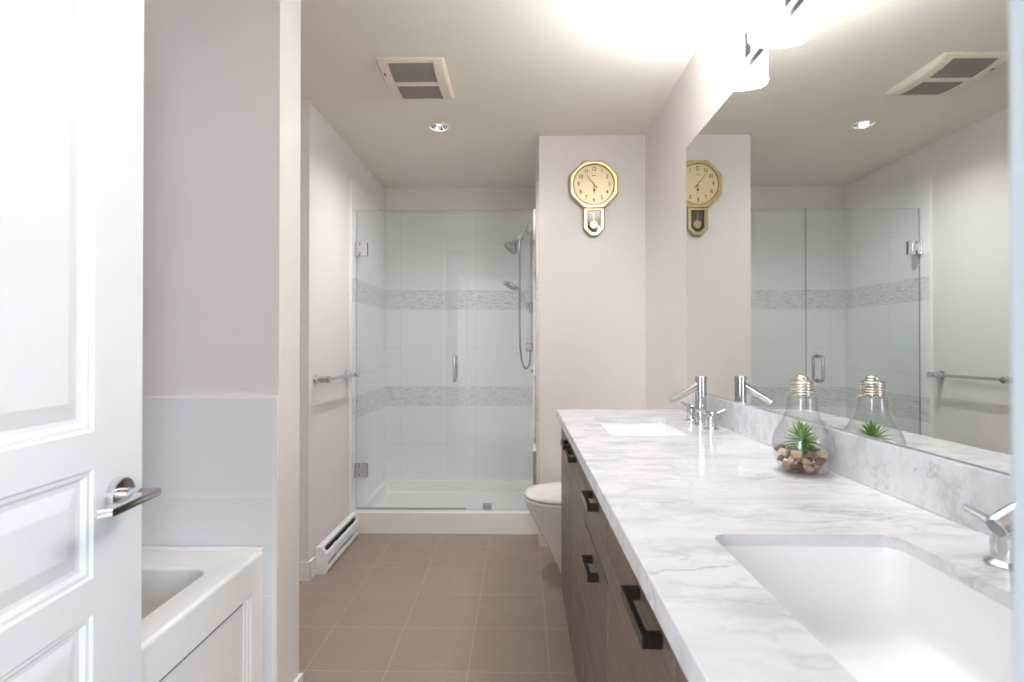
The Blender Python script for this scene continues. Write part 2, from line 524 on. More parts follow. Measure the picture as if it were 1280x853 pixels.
# door lining and casing
b = BM(); box(b, 0.170, 0.205, YF, YD, 0, 2.07); box(b, -0.70, -0.665, YF, YD, 0, 2.07); box(b, -0.70, 0.205, YF, YD, 2.07, 2.10)
struct('trim_3', b, MT['trim'], 'white door lining')
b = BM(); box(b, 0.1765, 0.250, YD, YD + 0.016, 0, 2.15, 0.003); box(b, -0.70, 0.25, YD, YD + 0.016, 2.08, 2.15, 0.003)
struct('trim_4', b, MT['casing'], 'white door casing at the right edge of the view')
# unseen bedroom behind the camera; the added fill lights stand in it
b = BM(); box(b, -2.4, 2.2, -2.6, YF - 0.02, -0.06, 0.0); struct('floor_bedroom', b, MT['carpet'], 'bedroom carpet')
b = BM(); box(b, -2.4, 2.2, -2.6, YF, CE, CE + 0.1); struct('ceiling_bedroom', b, MT['ceil'], 'bedroom ceiling')
b = BM(); box(b, -2.5, -2.4, -2.6, YF, 0, CE); struct('wall_bedroom_left', b, MT['paint'])
b = BM(); box(b, 2.2, 2.3, -2.6, YF, 0, CE); struct('wall_bedroom_right', b, MT['paint'])
b = BM(); box(b, -2.4, 2.2, -2.6, -2.5, 0, CE); struct('wall_bedroom_back', b, MT['paint'])
b = BM(); box(b, -2.4, TUBW, YF, YF + 0.1, 0, CE); box(b, XR, 2.2, YF - 0.02, YF + 0.1, 0, CE); struct('wall_bedroom_front', b, MT['paint'])

# ------------------------------------------------------------------ the open door
def build_door():
    W, H = 0.80, 2.03
    d = bpy.data.objects.new('door_1', None); COL.objects.link(d)
    d['kind'] = 'structure'; d['label'] = 'open white panelled door with a chrome lever at the left'; d['category'] = 'door'
    d.location = (-0.6615, 0.1886, 0.012); d.rotation_euler = (0, 0, math.atan(0.0620))
    b = BM()
    T = 0.036
    panels = [(0.115, 0.23, 0.764), (0.115, 0.824, 1.003), (0.115, 1.065, 1.90)]
    y0, y1 = 0.125, W - 0.122
    def quad(*p): b.faces.new([b.verts.new(q) for q in p])
    def fq(ya, yb, za, zb): quad((0, ya, za), (0, yb, za), (0, yb, zb), (0, ya, zb))
    zs = 0.0
    for _, za, zb in panels:
        fq(0, W, zs, za); fq(0, y0, za, zb); fq(y1, W, za, zb); zs = zb
        prof = [(0, 0), (0.004, -0.004), (0.010, -0.0045), (0.016, -0.010), (0.024, -0.011), (0.050, -0.003), (0.052, -0.0025)]
        loops = [[(dx, y0 + i, za + i), (dx, y1 - i, za + i), (dx, y1 - i, zb - i), (dx, y0 + i, zb - i)] for i, dx in prof]
        loft(b, loops, cap0=False, cap1=True)
    fq(0, W, zs, H)
    quad((-T, 0, 0), (-T, 0, H), (-T, W, H), (-T, W, 0))
    quad((0, W, 0), (-T, W, 0), (-T, W, H), (0, W, H)); quad((0, 0, 0), (0, 0, H), (-T, 0, H), (-T, 0, 0))
    quad((0, 0, H), (0, W, H), (-T, W, H), (-T, 0, H)); quad((0, 0, 0), (-T, 0, 0), (-T, W, 0), (0, W, 0))
    obj('door_leaf', b, MT['door'], d, local=True, angle=20, recalc=True)
    # lever
    zc, yc = 0.946, W - 0.066
    b = BM(); cyl(b, (0.0, yc, zc), (0.013, yc, zc), 0.030, n=48, prof=[(0, 0.030), (0.009, 0.030), (0.012, 0.0285), (0.013, 0.026)])
    rose = obj('rose', b, MT['chrome'], d, local=True)
    rose['label'] = 'round chrome rose'
    b = BM(); cyl(b, (0.012, yc, zc), (0.040, yc, zc), 0.0105, n=32, prof=[(0, 0.012), (0.010, 0.012), (0.0105, 0.0105), (0.028, 0.0105)])
    prism(b, [(0.030, yc + 0.012), (0.0635, yc + 0.020), (0.0655, yc - 0.105), (0.047, yc - 0.117), (0.038, yc - 0.030)], zc - 0.0075, zc + 0.0065, 'Z', 0.0022)
    lv = obj('lever', b, MT['chrome'], d, local=True); lv['label'] = 'chrome lever handle'
    # hinges on the camera side
    for z in (0.22, 1.02, 1.80):
        b = BM(); cyl(b, (0.004, -0.004, z - 0.045), (0.004, -0.004, z + 0.045), 0.006, n=16)
        obj('hinge', b, MT['satin'], d, local=True)
build_door()

# ------------------------------------------------------------------ bathtub
def build_tub():
    t = thing('bathtub', 'white bathtub with a panelled apron beyond the open door', 'bathtub', (-1.18, 0.9, 0))
    x0, x1, y0, y1, z = TUBW + 0.004, -0.797, YD + 0.02, 1.640, 0.585
    b = BM()
    ix0, ix1, iy0, iy1 = x0 + 0.075, -0.882, y0 + 0.10, 1.497
    loft(b, [lift(rr(x0, x1, y0, y1, 0.004), 0.478), lift(rr(x0, x1, y0, y1, 0.004), z - 0.012), lift(rr(x0 + 0.003, x1 - 0.003, y0 + 0.003, y1 - 0.003, 0.004), z - 0.004),
             lift(rr(x0 + 0.012, x1 - 0.012, y0 + 0.012, y1 - 0.012, 0.004), z),
             lift(rr(ix0 - 0.008, ix1 + 0.008, iy0 - 0.008, iy1 + 0.008, 0.058), z), lift(rr(ix0 - 0.002, ix1 + 0.002, iy0 - 0.002, iy1 + 0.002, 0.054), z - 0.003),
             lift(rr(ix0, ix1, iy0, iy1, 0.052), z - 0.010),
             lift(rr(ix0 + 0.03, ix1 - 0.025, iy0 + 0.05, iy1 - 0.03, 0.09), 0.30), lift(rr(ix0 + 0.05, ix1 - 0.045, iy0 + 0.09, iy1 - 0.06, 0.11), 0.19),
             lift(rr(ix0 + 0.09, ix1 - 0.085, iy0 + 0.15, iy1 - 0.11, 0.11), 0.155)], cap0=False)
    body = obj('tub_shell', b, MT['acrylic'], t, angle=50)
    b = BM(); box(b, x0, x1 - 0.002, y1 - 0.016, y1 - 0.001, z - 0.003, z + 0.011, 0.004); box(b, x0 + 0.0, x0 + 0.016, y0, y1 - 0.016, z - 0.003, z + 0.011, 0.004)
    obj('wall_lip', b, MT['acrylic'], t)
    b = BM(); box(b, -0.83, -0.812, y0, 1.545, 0.02, 0.4605, 0.001); obj('apron_panel', b, MT['acrylic'], t)
    b = BM()
    box(b, -0.85, -0.797, 1.566, 1.638, 0, 0.478, 0.002); box(b, -0.85, -0.803, 1.555, 1.566, 0, 0.4775, 0.002); box(b, -0.85, -0.808, 1.545, 1.555, 0, 0.477, 0.002)
    box(b, -0.85, -0.812, y0, 1.545, 0, 0.0195, 0.003)
    obj('apron_frame', b, MT['acrylic'], t)
    b = BM(); box(b, -0.84, -0.8125, y0, 1.545, 0.4612, 0.4775); obj('painted_shadow_strip', b, MT['dark'], t)  # dark strip standing in for the shadow under the tub rim
build_tub()

# ------------------------------------------------------------------ shower
b = BM()
TX0, TX1, TY0, TY1 = XL + 0.001, XS - 0.0005, 3.425, YB - 0.0125
xi = XL + 0.03
outer = [(TX0, TY0), (TX1, TY0), (TX1, TY1), (TX0, TY1)]
def rect(x0, x1, y0, y1, z): return [(x0, y0, z), (x1, y0, z), (x1, y1, z), (x0, y1, z)]
loft(b, [rect(TX0, TX1, TY0, TY1, 0.0), rect(TX0, TX1, TY0, TY1, 0.133), rect(TX0, TX1, TY0 + 0.004, TY1, 0.137),
         rect(TX0 + 0.03, TX1 - 0.03, TY0 + 0.105, TY1 - 0.03, 0.137), rect(TX0 + 0.036, TX1 - 0.036, TY0 + 0.112, TY1 - 0.036, 0.131),
         rect(TX0 + 0.045, TX1 - 0.045, TY0 + 0.12, TY1 - 0.045, 0.052), rect(TX0 + 0.06, TX1 - 0.06, TY0 + 0.135, TY1 - 0.06, 0.045)])
tray = tag(obj('shower_tray', b, MT['acrylic'], angle=30), 'white shower tray with a raised front curb behind the glass', 'shower tray')

def pane_obj(name, x0, x1, z0, z1, parent):
    b = BM(); box(b, x0, x1, 3.475, 3.485, z0, z1)
    o = obj(name, b, [MT['glass'], MT['glass_edge']], parent, smooth=False)
    for p in o.data.polygons:
        if abs(p.normal.y) < 0.5: p.material_index = 1
    return o

sd = thing('shower_door', 'hinged clear glass shower door with a chrome pull handle', 'shower door', (-0.72, 3.48, 0.137))
pane_obj('glass_pane', -1.082, -0.356, 0.150, 2.105, sd)
for z in (1.850, 0.394):
    b = BM()
    box(b, -1.100, -1.060, 3.465, 3.4745, z - 0.045, z + 0.045, 0.001)                      # wall side plate
    box(b, -1.100, -1.060, 3.4855, 3.495, z - 0.045, z + 0.045, 0.001)
    cyl(b, (-1.066, 3.480, z - 0.022), (-1.066, 3.480, z + 0.022), 0.011, n=20)
    box(b, -1.050, -1.008, 3.465, 3.4745, z - 0.045, z + 0.045, 0.001); box(b, -1.050, -1.008, 3.4855, 3.495, z - 0.045, z + 0.045, 0.001)
    box(b, -1.085, -1.028, 3.463, 3.4745, z - 0.022, z + 0.022, 0.001)
    box(b, -1.0885, -1.080, 3.458, 3.502, z - 0.045, z + 0.045, 0.001)
    obj('hinge', b, MT['chrome'], sd)
for s, nm in ((-1, 'handle'), (1, 'handle')):
    b = BM(); yo = 3.48 + s * 0.005; yr = 3.48 + s * 0.056
    r = 0.018
    pts = [(-0.430, yo, 0.986)] + [(-0.430, yr - s * r + s * r * math.sin(a), 0.986 + r - r * math.cos(a)) for a in (0.0, 0.4, 0.8, 1.2, PI / 2)]
    pts += [(-0.430, yr - s * r + s * r * math.cos(a), 1.146 - r + r * math.sin(a)) for a in (0.0, 0.4, 0.8, 1.2, PI / 2)] + [(-0.430, yo, 1.146)]
    tube(b, pts, 0.0095, n=16, smooth=False)
    for z in (0.986, 1.146): cyl(b, (-0.430, yo, z), (-0.430, yo + s * 0.006, z), 0.0135, n=20)
    obj(nm, b, MT['chrome'], sd)
b = BM(); box(b, -1.08, -0.356, 3.476, 3.484, 0.139, 0.1495); obj('sweep_strip', b, MT['satin'], sd)

sp = thing('shower_screen', 'fixed clear glass shower panel next to the clock wall', 'glass panel', (-0.13, 3.48, 0.137))
pane_obj('glass_pane', -0.350, 0.097, 0.140, 2.105, sp)
b = BM(); box(b, 0.080, 0.099, 3.468, 3.4735, 0.138, 2.107); box(b, 0.080, 0.099, 3.4865, 3.492, 0.138, 2.107); box(b, 0.0975, 0.0995, 3.4735, 3.4865, 0.138, 2.107)
obj('wall_channel', b, MT['chrome'], sp)
b = BM(); box(b, -0.246, -0.190, 3.462, 3.4745, 0.1375, 0.180, 0.0015); box(b, -0.246, -0.190, 3.4855, 3.498, 0.1375, 0.180, 0.0015)
obj('glass_clip', b, MT['chrome'], sp)

def build_shower_set():
    Y = 3.88; xw = XS - 0.012
    t = thing('shower_rail', 'chrome shower rail with fixed head, hand shower and hose inside the shower', 'shower', (0.06, Y, 1.19))
    b = BM(); cyl(b, (0.075, Y, 1.20), (0.075, Y, 2.085), 0.0095, n=20)
    obj('rail', b, MT['chrome'], t)
    b = BM()
    box(b, 0.045, xw, Y - 0.028, Y + 0.028, 2.035, 2.105, 0.012, 3)
    obj('upper_bracket', b, MT['satin'], t)
    b = BM(); box(b, 0.035, xw, Y - 0.022, Y + 0.022, 1.172, 1.232, 0.008, 3); obj('lower_bracket', b, MT['satin'], t)
    # arm and head
    b = BM(); tube(b, [(0.060, Y, 2.075), (0.028, Y, 2.050), (-0.012, Y, 2.000), (-0.03, Y, 1.975)], 0.0105)
    obj('shower_arm', b, MT['chrome'], t)
    b = BM(); cyl(b, (0.010, Y, 2.018), (-0.028, Y, 1.985), 0.026, n=24); cyl(b, (-0.004, Y - 0.035, 2.005), (-0.004, Y + 0.035, 2.005), 0.017, n=20)
    obj('diverter', b, MT['satin'], t)
    d = Vector((-0.62, -0.12, -0.78)).normalized(); p = Vector((-0.028, Y, 1.982))
    b = BM(); cyl(b, p, p + d * 0.085, 0.02, n=36, prof=[(0, 0.012), (0.012, 0.018), (0.03, 0.026), (0.06, 0.053), (0.078, 0.060), (0.085, 0.059)])
    h = obj('shower_head', b, MT['chrome'], t)
    b = BM(); cyl(b, p + d * 0.0855, p + d * 0.089, 0.050, n=36); obj('spray_face', b, MT['head'], h)
    # hand shower in its slider
    b = BM(); cyl(b, (0.075, Y, 1.455), (0.075, Y, 1.53), 0.017, n=20); cyl(b, (0.075, Y, 1.49), (0.040, Y - 0.01, 1.505), 0.015, n=20)
    obj('slider', b, MT['satin'], t)
    b = BM()
    tube(b, [(0.055, Y - 0.012, 1.47), (0.035, Y - 0.014, 1.525), (0.005, Y - 0.016, 1.59), (-0.03, Y - 0.018, 1.630), (-0.05, Y - 0.018, 1.645)], lambda s: 0.012 + 0.004 * s)
    hd = Vector((-0.45, -0.10, -0.89)).normalized(); hp = Vector((-0.068, Y - 0.018, 1.668))
    cyl(b, hp, hp + hd * 0.03, 0.05, n=36, prof=[(0, 0.030), (0.006, 0.044), (0.016, 0.054), (0.026, 0.055), (0.03, 0.053)])
    hs = obj('hand_shower', b, MT['chrome'], t)
    b = BM(); cyl(b, hp + hd * 0.0305, hp + hd * 0.0335, 0.046, n=36); obj('spray_face', b, MT['head'], hs)
    b = BM()
    tube(b, [(-0.006, Y - 0.03, 1.99), (-0.008, Y - 0.05, 1.85), (-0.008, Y - 0.055, 1.55), (-0.006, Y - 0.055, 1.25), (0.004, Y - 0.05, 1.12), (0.028, Y - 0.045, 1.052),
             (0.055, Y - 0.03, 1.062), (0.068, Y - 0.02, 1.12), (0.070, Y - 0.005, 1.18)], 0.0068, n=12)
    obj('hose', b, MT['hose'], t)
build_shower_set()
b = BM(); box(b, 0.074, XS - 0.012, 3.86, 3.90, 1.015, 1.040, 0.004)
tag(obj('soap_clip', b, MT['green']), 'tiny lime green clip on the shower wall under the hose', 'clip')

# ------------------------------------------------------------------ towel bar and heater on the left wall
t = thing('towel_bar', 'chrome towel bar on the pale wall left of the shower', 'towel bar', (XL, 3.07, 1.035))
b = BM(); cyl(b, (-1.036, 2.795, 1.035), (-1.036, 3.345, 1.035), 0.0095, n=20); obj('bar', b, MT['chrome'], t)
for y in (2.818, 3.322):
    b = BM(); cyl(b, (XL, y, 1.035), (-1.018, y, 1.035), 0.02, n=28, prof=[(0, 0.026), (0.006, 0.026), (0.008, 0.019), (0.074, 0.019), (0.078, 0.0195), (0.082, 0.0185)])
    obj('post', b, MT['chrome'], t)

def build_heater():
    y0, y1 = 2.803, 3.388; xb = XL + 0.0125; xf = -1.032
    t = thing('baseboard_heater', 'white electric baseboard heater along the wall left of the shower', 'heater', (-1.065, 3.09, 0))
    b = BM()
    prism(b, [(xb, 0.008), (xb, 0.143), (xf - 0.026, 0.143), (xf - 0.022, 0.139), (xf - 0.028, 0.120), (xf - 0.034, 0.118), (xf - 0.034, 0.020), (xf - 0.022, 0.008)], y0 + 0.03, y1 - 0.02, 'Y')
    body = obj('body', b, MT['heater'], t, smooth=False)
    b = BM(); prism(b, [(xf - 0.010, 0.112), (xf - 0.004, 0.110), (xf, 0.102), (xf, 0.060), (xf - 0.005, 0.056), (xf - 0.0062, 0.060), (xf - 0.006, 0.102), (xf - 0.012, 0.108)], y0 + 0.032, y1 - 0.022, 'Y')
    obj('front_panel', b, MT['heater'], t, smooth=False)
    b = BM(); box(b, xf - 0.022, xf - 0.001, y0 + 0.032, y1 - 0.022, 0.010, 0.034, 0.002); obj('lower_lip', b, MT['heater'], t)
    for a, c_ in ((y0, y0 + 0.030), (y1 - 0.020, y1)):
        b = BM(); prism(b, [(xb, 0.0), (xb, 0.146), (xf - 0.024, 0.146), (xf, 0.110), (xf, 0.006), (xf - 0.006, 0.0)], a, c_, 'Y', 0.003)
        obj('end_cap', b, MT['heater'], t)
    b = BM(); box(b, xf - 0.031, xf - 0.022, y0 + 0.031, y1 - 0.021, 0.036, 0.119); obj('heating_fins', b, MT['dark'], t)
    for k in range(5):
        y = y0 + 0.06 + k * 0.12
        b = BM(); box(b, xf - 0.0215, xf - 0.0065, y, y + 0.003, 0.036, 0.108)
        obj('rib', b, MT['heater'], t)
build_heater()

# ------------------------------------------------------------------ toilet
def build_toilet():
    Yc = 2.865
    t = thing('toilet', 'white toilet with closed lid past the far end of the vanity', 'toilet', (0.42, Yc, 0))
    def egg(xf, xb, hw, z, n=40):
        out = []
        m = xf + (xb - xf) * 0.40
        for i in range(n):
            a = 2 * PI * i / n
            cx, sy = math.cos(a), math.sin(a)
            if cx < 0: x = m + (m - xf) * cx
            else: x = m + (xb - m) * (abs(cx) ** 0.8)
            out.append((x, Yc + hw * (1 if sy > 0 else -1) * abs(sy) ** 0.85, z))
        return out
    b = BM()
    loft(b, [egg(0.205, 0.70, 0.100, 0.0), egg(0.202, 0.70, 0.104, 0.02), egg(0.170, 0.70, 0.112, 0.09), egg(0.120, 0.70, 0.130, 0.19), egg(0.066, 0.70, 0.158, 0.29), egg(0.030, 0.70, 0.178, 0.355), egg(0.024, 0.70, 0.181, 0.375), egg(0.026, 0.70, 0.178, 0.384)])
    obj('bowl', b, MT['ceramic'], t, angle=60)
    b = BM()
    loft(b, [egg(0.024, 0.555, 0.180, 0.388), egg(0.019, 0.555, 0.184, 0.392), egg(0.019, 0.555, 0.184, 0.404), egg(0.023, 0.555, 0.181, 0.409)])
    obj('seat', b, MT['ceramic'], t, angle=60)
    b = BM()
    loft(b, [egg(0.025, 0.560, 0.179, 0.413), egg(0.020, 0.560, 0.183, 0.417), egg(0.021, 0.560, 0.182, 0.427), egg(0.035, 0.555, 0.172, 0.437), egg(0.08, 0.53, 0.135, 0.444), egg(0.18, 0.46, 0.07, 0.447)])
    obj('lid', b, MT['ceramic'], t, angle=70)
    b = BM(); loft(b, [lift(rr(0.575, 0.738, Yc - 0.185, Yc + 0.185, 0.03), 0.384), lift(rr(0.565, 0.740, Yc - 0.20, Yc + 0.20, 0.035), 0.55), lift(rr(0.560, 0.740, Yc - 0.205, Yc + 0.205, 0.035), 0.735)])
    obj('tank', b, MT['ceramic'], t, angle=60)
    b = BM(); loft(b, [lift(rr(0.552, 0.741, Yc - 0.212, Yc + 0.212, 0.035), 0.737), lift(rr(0.550, 0.742, Yc - 0.214, Yc + 0.214, 0.037), 0.745), lift(rr(0.555, 0.740, Yc - 0.21, Yc + 0.21, 0.035), 0.765)])
    tl = obj('tank_lid', b, MT['ceramic'], t, angle=60)
    b = BM(); cyl(b, (0.645, Yc, 0.7655), (0.645, Yc, 0.771), 0.018, n=24); obj('flush_button', b, MT['chrome'], t)
build_toilet()

# ------------------------------------------------------------------ vanity
VY0, VY1 = 0.205, 2.475
FX = 0.186
SLAB_Z = CT - 0.0196
SINKS = [(0.300, 0.590, 0.402, 0.850), (0.300, 0.590, 1.765, 2.205)]
def build_vanity():
    t = thing('vanity_cabinet', 'long dark wood vanity cabinet with slab doors, drawers and dark pulls', 'vanity', (0.46, 1.33, 0))
    b = BM(); box(b, FX + 0.020, XR - 0.013, VY0 + 0.005, 2.432, 0.10, SLAB_Z)
    t0 = t.location.copy(); t.location = (0, 0, 0)
    carc = obj('carcass', b, MT['dark'], t, smooth=False)  # coloured near-black so the gaps between the fronts look shaded
    for x0, x1, y0, y1 in SINKS:
        c = BM(); box(c, x0 - 0.03, x1 + 0.03, y0 - 0.03, y1 + 0.03, 0.70, CT + 0.05); cut(carc, c)
    carc.data.transform(Matrix.Translation(-t0)); t.location = t0
    b = BM(); box(b, FX + 0.0005, XR - 0.013, 2.4385, 2.455, 0.10, SLAB_Z - 0.017); obj('end_panel', b, MT['wood'], t, smooth=False)
    b = BM(); box(b, FX + 0.075, XR - 0.03, VY0 + 0.02, 2.40, 0.0, 0.0995); obj('toe_kick', b, MT['dark'], t, smooth=False)
    ztop = CT - 0.040; zb = 0.102; g = 0.0026
    def front(name, ya, yb, za, zc):
        b = BM(); box(b, FX, FX + 0.0195, ya + g, yb - g, za + g, zc - g, 0.0012, 1)
        return obj(name, b, MT['wood'], t, smooth=False)
    def pull(par, ya, yb, zt):
        b = BM(); h = 0.017
        box(b, FX - 0.028, FX - 0.018, ya, yb, zt - h, zt, 0.0012)
        for a in (ya, yb - 0.016): box(b, FX - 0.019, FX, a, a + 0.016, zt - h, zt, 0.0008)
        obj('pull', b, MT['handle'], par)
    for (ya, yb, pa, pb) in ((1.992, 2.438, 2.010, 2.135), (1.545, 1.992, 1.800, 1.945), (0.650, 1.143, 0.700, 0.850), (VY0 + 0.006, 0.650, 0.45, 0.60)):
        pull(front('door', ya, yb, zb, ztop), pa, pb, 0.838)
    for (za, zc, zt) in ((0.707, ztop, 0.838), (0.374, 0.707, 0.670), (zb, 0.374, 0.336)):
        pull(front('drawer', 1.143, 1.545, za, zc), 1.272, 1.398, zt)
build_vanity()

SLAB = 0.019
b = BM(); prism(b, [(0.166, CT - 0.036), (0.191, CT - 0.036), (0.191, CT - SLAB), (XR - 0.001, CT - SLAB), (XR - 0.001, CT), (0.166, CT)], VY0, VY1, 'Y', 0.0018)
counter = obj('countertop', b, MT['marble'], smooth=False)
for x0, x1, y0, y1 in SINKS:
    c = BM(); loft(c, [lift(rr(x0, x1, y0, y1, 0.028, 16), CT - 0.08), lift(rr(x0, x1, y0, y1, 0.028, 16), CT + 0.05)]); cut(counter, c)
tag(counter, 'long white and grey marble countertop on the dark vanity', 'countertop')
b = BM(); box(b, XR - 0.021, XR - 0.001, VY0, 2.43, CT + 0.0005, 1.020, 0.0012)
tag(obj('backsplash', b, MT['marble']), 'low grey-veined marble backsplash strip under the mirror', 'backsplash')

def build_sink(x0, x1, y0, y1, label):
    z = CT - SLAB - 0.0004
    t = thing('sink', label, 'sink', ((x0 + x1) / 2, (y0 + y1) / 2, z - 0.15), group='undermount sinks in the marble countertop')
    e = 0.006
    a = (x0 - e, x1 + e, y0 - e, y1 + e)
    def R(i, r, zz): return lift(rr(a[0] + i, a[1] - i, a[2] + i, a[3] - i, r, 9), zz)
    ym = (y0 + y1) / 2
    b = BM()
    loft(b, [R(-0.016, 0.04, z - 0.012), R(-0.016, 0.04, z), R(0.0, 0.032, z), R(0.002, 0.032, z - 0.01), R(0.008, 0.034, z - 0.085), R(0.016, 0.04, z - 0.105), R(0.034, 0.05, z - 0.118), R(0.10, 0.04, z - 0.128)], cap0=False, cap1=True)
    obj('basin', b, MT['sink'], t, angle=60, recalc=True)
    b = BM(); loft(b, [R(-0.001, 0.033, z - 0.0005), R(0.004, 0.030, z - 0.0005), R(0.004, 0.030, z + 0.0003), R(-0.001, 0.033, z + 0.0003), R(-0.001, 0.033, z - 0.0005)], False, False)
    obj('caulk_bead', b, MT['caulk'], t)
    b = BM(); cyl(b, ((x0 + x1) / 2, ym, z - 0.1275), ((x0 + x1) / 2, ym, z - 0.122), 0.024, n=28); obj('drain', b, MT['chrome'], t)
build_sink(*SINKS[0], 'large white rectangular sink in the foreground of the marble counter')
build_sink(*SINKS[1], 'white rectangular sink at the far end of the marble counter')

def build_faucet(loc, label):
    t = thing('faucet', label, 'faucet', loc, group='chrome widespread faucets')
    b = BM()
    lathe(b, (0, 0, 0), [(0.026, 0), (0.026, 0.004), (0.0215, 0.006), (0.0205, 0.012), (0.0205, 0.158), (0.0195, 0.159), (0.0195, 0.161), (0.0212, 0.162), (0.0212, 0.180), (0.0195, 0.182)], n=32)
    obj('spout_column', b, MT['chrome'], t, local=True)
    b = BM(); cyl(b, (-0.012, 0, 0.147), (-0.112, 0, 0.086), 0.0135, n=24)
    obj('spout', b, MT['chrome'], t, local=True)
    b = BM(); cyl(b, (-0.1105, 0, 0.0869), (-0.1135, 0, 0.0851), 0.0105, n=20); obj('aerator', b, MT['head'], t, local=True)
    for y in (-0.108, 0.108):
        b = BM()
        lathe(b, (0, y, 0), [(0.027, 0), (0.027, 0.003), (0.0225, 0.006), (0.0200, 0.008), (0.0200, 0.040), (0.0190, 0.041), (0.0190, 0.0425), (0.0202, 0.0435), (0.0202, 0.058), (0.017, 0.062), (0.010, 0.0635)], n=32)
        hb = obj('handle', b, MT['chrome'], t, local=True)
        for a in (122, 2, 242):
            b = BM(); ca, sa = math.cos(math.radians(a)), math.sin(math.radians(a))
            cyl(b, (ca * 0.010, y + sa * 0.010, 0.050), (ca * 0.050, y + sa * 0.050, 0.066), 0.0068, 0.0062, n=18)
            obj('lever', b, MT['chrome'], hb, local=True)
    return t
fa = build_faucet((0.675, 2.005, CT + 0.0003), 'chrome faucet with slanted spout at the far sink')
dup(fa, (0.664, 0.628, CT + 0.0003), 'chrome faucet at the foreground sink, cut off by the frame edge')

# ------------------------------------------------------------------ mirror and vanity light
t = thing('mirror', 'wide frameless wall mirror above the marble backsplash', 'mirror', (XR, 1.31, 1.022))
b = BM(); box(b, XR - 0.006, XR - 0.0045, 0.206, 2.410, 1.0215, 2.112); obj('mirror_glass', b, MT['mirror'], t, smooth=False)
b = BM(); box(b, XR - 0.0045, XR - 0.0005, 0.2055, 2.4105, 1.021, 2.1130); obj('mirror_back', b, MT['mirror_edge'], t, smooth=False)

def build_vanity_light():
    t = thing('vanity_light', 'wall light bar with lit frosted glass shades over the mirror', 'vanity light', (XR, 1.39, 2.12))
    ys = [1.812, 1.547, 1.282]
    b = BM(); box(b, 0.739, XR - 0.0005, ys[-1] - 0.07, 1.880, 2.137, 2.162, 0.001); obj('bar', b, MT['bronze'], t)
    for y in ys:
        b = BM(); rings = []
        ax, ay, n = 0.094, 0.050, 28
        def arc(dx, z):
            return [(XR - (ax - dx) * math.sin(PI * i / n), y + (ay - dx) * math.cos(PI * i / n), z) for i in range(n + 1)]
        loft(b, [arc(0.004, 2.104), arc(0.0, 2.108), arc(0.0, 2.232), arc(0.0015, 2.236), arc(0.004, 2.236), arc(0.0055, 2.232), arc(0.0055, 2.108), arc(0.004, 2.104)], False, False, closed=False)
        sh = obj('shade', b, MT['shade'], t)
        for s in (-1, 1):
            b = BM(); box(b, XR - 0.017, XR - 0.0005, y + s * 0.0545 - 0.0055, y + s * 0.0545 + 0.0055, 2.152, 2.250, 0.001)
            obj('shade_clip', b, MT['bronze'], sh)
        b = BM(); lathe(b, (0.715, y, 2.136), [(0.010, 0), (0.014, 0.006), (0.016, 0.03), (0.012, 0.055), (0.004, 0.064)], n=20); obj('bulb', b, MT['bulb'], t)
        ul = bpy.data.lights.new('shade_top_glow', 'AREA'); ul.shape = 'RECTANGLE'; ul.size = 0.07; ul.size_y = 0.075
        ul.energy = UPLIGHT_POWER; ul.color = LAMP_COLOR
        uo = bpy.data.objects.new('shade_top_glow', ul); COL.objects.link(uo); uo.location = (0.712, y, 2.225); uo.rotation_euler = (PI, 0, 0)
        dl = bpy.data.lights.new('shade_bottom_glow', 'AREA'); dl.shape = 'RECTANGLE'; dl.size = 0.042; dl.size_y = 0.07
        dl.energy = DOWN_POWER; dl.color = LAMP_COLOR
        do = bpy.data.objects.new('shade_bottom_glow', dl); COL.objects.link(do); do.location = (0.690, y, 2.109)
build_vanity_light()

# ------------------------------------------------------------------ clock
def text_mesh(bm, body, size, x, z, y, parent_mtx=None, bold=0.0):
    cu = bpy.data.curves.new('numeral_text', 'FONT'); cu.body = body; cu.size = size
    cu.align_x = 'CENTER'; cu.align_y = 'CENTER'; cu.extrude = 0.0003; cu.offset = bold
    o = bpy.data.objects.new('numeral_text', cu); COL.objects.link(o)
    bpy.context.view_layer.update()
    me = bpy.data.meshes.new_from_object(o.evaluated_get(bpy.context.evaluated_depsgraph_get()))
    me.transform(Matrix.Translation((x, y, z)) @ Matrix.Rotation(PI / 2, 4, 'X') @ Matrix.Diagonal((0.8, 1, 1, 1)))
    bm.from_mesh(me); bpy.data.meshes.remove(me); bpy.data.objects.remove(o); bpy.data.curves.remove(cu)

